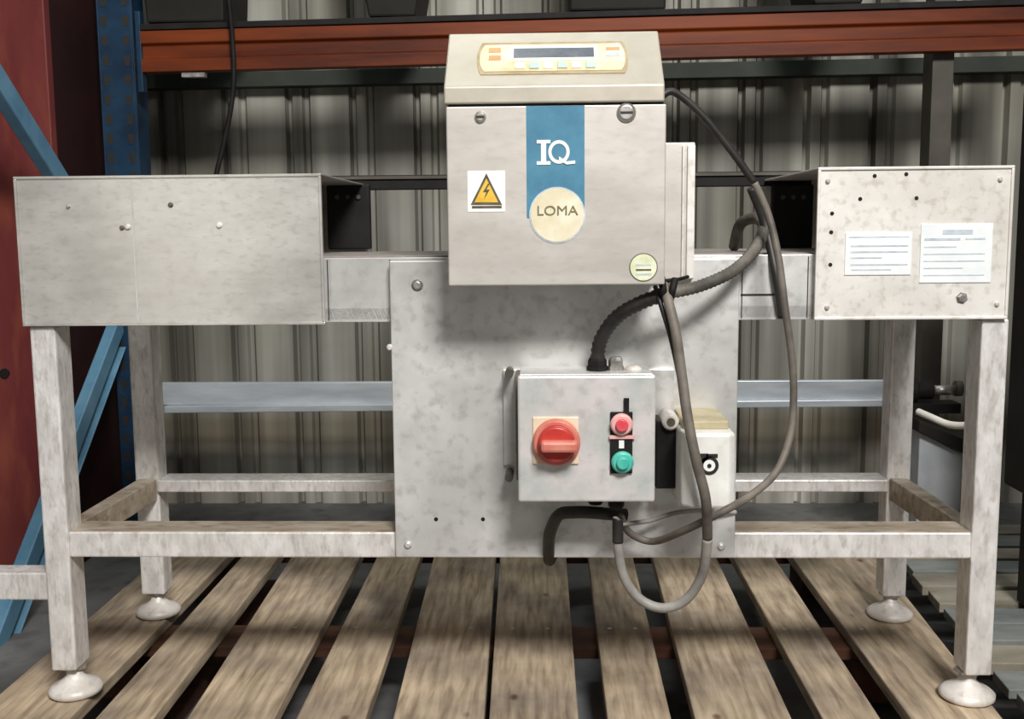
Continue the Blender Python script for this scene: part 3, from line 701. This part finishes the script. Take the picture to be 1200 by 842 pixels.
p = onX(10, 735); q = onX(134, 405); d = (q - p); br = brace(p - d * .6, p + d * ((1.30 - p.y) / d.y), .046, M['blue_bright'])
p2 = onX(22, 742); q2 = onX(143, 415); d = (q2 - p2)
XB += .004; brace(p2 - d*.5, p2 + d * ((1.29 - p2.y) / d.y), .005, M['blue_bright'], 'brace_edge')

# bins standing on the orange beam
def bin_(q, top_grow, label, m='dark_box', Y=RKY - .05, cat='bin'):
    a, b = P(q[0], q[2], Y), P(q[1], q[2], Y); zt = a.z + .35; g = top_grow
    zb_ = beam_top(b.x + g) + .018
    mb = MB().hexa([(a.x, Y, zb_), (b.x, Y, zb_), (b.x, Y + .22, zb_), (a.x, Y + .22, zb_)],
                   [(a.x - g, Y - .01, zt), (b.x + g, Y - .01, zt), (b.x + g, Y + .23, zt), (a.x - g, Y + .23, zt)])
    o = mb.build('storage_bin', M[m], bevel=.006); tag(o, label, cat, 'dark bins on the orange beam')
def beam_top(x): return a0.z + (b0_.z - a0.z) * (x - a0.x) / (b0_.x - a0.x) + .001
bin_((172, 262, 34), .02, 'black bin on the orange beam near the blue upright')
bin_((432, 486, 28), .06, 'black flared bin on the orange beam, left of the control cabinet')
bin_((668, 780, 22), .01, 'black bin on the orange beam above the control cabinet')
bin_((955, 1010, 14), .09, 'black flared bin on the orange beam towards the right')
# hanging black cable at left
o = MB().tube(path([(262, -60, 1.20), (268, 0, 1.205), (272, 40, 1.215), (274, 90, 1.215), (270, 130, 1.215), (262, 170, 1.22), (252, 215, 1.22), (246, 300, 1.22), (246, 360, 1.22)]), .0065, 10).build('hanging_cable', M['black'])
tag(o, 'thin black cable hanging in front of the left end of the orange beam', 'cable')

# ------------------------------------------------------------------ red steel cabinet at left
XR = -1.20
rc = thing('red_steel_cabinet', (-1.6, 1.2, FZ), 'dark red painted steel cabinet behind the blue diagonal braces', 'cabinet')
MB().box(-2.3, XR, 1.06, 1.09, FZ, 2.2).build('front_panel', M['red_panel'], rc, bevel=.003)
MB().box(-2.3, XR - .002, 1.0905, 1.42, FZ, 2.2).build('cabinet_body', M['shaded_red'], rc, bevel=.004, label='side of the red cabinet with shade in its dark colour')  # shaded side of the red cabinet, the shade put into its colour
c = P(6, 437, 1.06); MB().lathe(c, (0,-1,0), [(.012, 0), (.012, .006)], 12).build('lock', M['black'], rc)

# ------------------------------------------------------------------ clutter at right
zz = -.03
# dark cabinet
DY = .42
q = rect(1187, 106, 1300, 566, DY + .14)
dk = thing('dark_cabinet', (q[0] + .2, DY + .1, FZ), 'tall dark cabinet just right of the machine, cut by the photo edge', 'cabinet')
MB().box(q[0], q[0] + .45, DY, DY + .14, q[2], q[3]).build('cabinet_body', M['dark_box'], dk, bevel=.004)
for xx in (q[0] + .02, q[0] + .38): MB().box(xx, xx + .05, DY + .04, DY + .10, zz + .004, q[2]).build('leg', M['dark_box'], dk)
MB().prismY([(q[0] - .012, q[2] - .004), (q[0] + .02, q[2] - .014), (q[0] + .02, q[2] - .006), (q[0] - .012, q[2] + .012)], DY - .03, DY - .002).build('tray_edge', M['plastic_white'], dk)
# slatted deck right
sd = thing('slatted_platform', (1.2, .5, FZ), 'low grey weathered slatted platform on the floor right of the pallet', 'pallet')
y = -.25; zz = -.03
while y < 1.05:
    wd = random.uniform(.072, .086)
    x0 = deckR(y) + .075 + random.uniform(-.006, .006)
    xe = x0 + deckR(y + wd) - deckR(y); zt_ = zz + random.uniform(-.003, .002)
    MB().hexa([(x0, y, zz - .02), (1.9, y, zz - .02), (1.9, y + wd, zz - .02), (xe, y + wd, zz - .02)], [(x0, y, zt_), (1.9, y, zt_), (1.9, y + wd, zt_), (xe, y + wd, zt_)]).build('slat', M[random.choice(['slat', 'slat', 'slat_brown'])], sd, bevel=.002)
    y += wd + .02
for xx in (1.0, 1.4, 1.8): MB().box(xx, xx + .06, -.25, 1.05, FZ, zz - .0205).build('bearer', M['dark_box'], sd)
# pale grey box with sloping dark lid
gb = thing('grey_box', (1.02, .9, zz), 'pale grey box with dark sloping lid behind the right rear leg', 'box')
BY = .94
a = P(1078, 505, BY); b = P(1128, 532, BY); c_ = P(1128, 576, BY)
MB().prismY([(a.x, zz + .003), (b.x, zz + .003), (b.x, b.z), (a.x, a.z)], BY, BY + .2).build('box_body', M['grey_box'], gb, bevel=.003)
MB().prismY([(a.x - .01, a.z + .001), (b.x + .03, b.z - .012), (b.x + .03, b.z + .025), (a.x - .01, a.z + .03)], BY - .02, BY + .22).build('box_lid', M['dark_box'], gb, bevel=.003)
# gear motor (dark) on the lid
a2 = P(1092, 457, BY + .10)
mo = thing('gear_motor', (a2.x, a2.y, a2.z - .05), 'black gear motor with grey shaft end resting behind the right rear leg', 'motor')
mm = MB().lathe((a2.x - .10, a2.y, a2.z), (1,0,0), [(.020, 0), (.030, .004), (.030, .06), (.022, .064), (.022, .10)], 20); mm.box(a2.x - .085, a2.x + .06, a2.y - .03, a2.y + .03, a2.z - .052, a2.z - .028)
mm.build('motor_body', M['black'], mo, bevel=.001)
MB().cyl((a2.x, a2.y, a2.z), (a2.x + .055, a2.y, a2.z), .012, 16).build('shaft', M['steel'], mo)
MB().lathe((a2.x + .055, a2.y, a2.z + .004), (1,0,0), [(.019, 0), (.019, .015)], 16).build('shaft_collar', M['cable'], mo)
o = MB().tube(path([(1076, 482, .74), (1092, 489, .70), (1112, 497, .66), (1132, 498, .62), (1141, 492, .60), (1142, 470, .60), (1142, 440, .60)]), .0075, 10).build('white_hose', M['cork'])
tag(o, 'thin white hose curving behind the right front leg', 'hose')
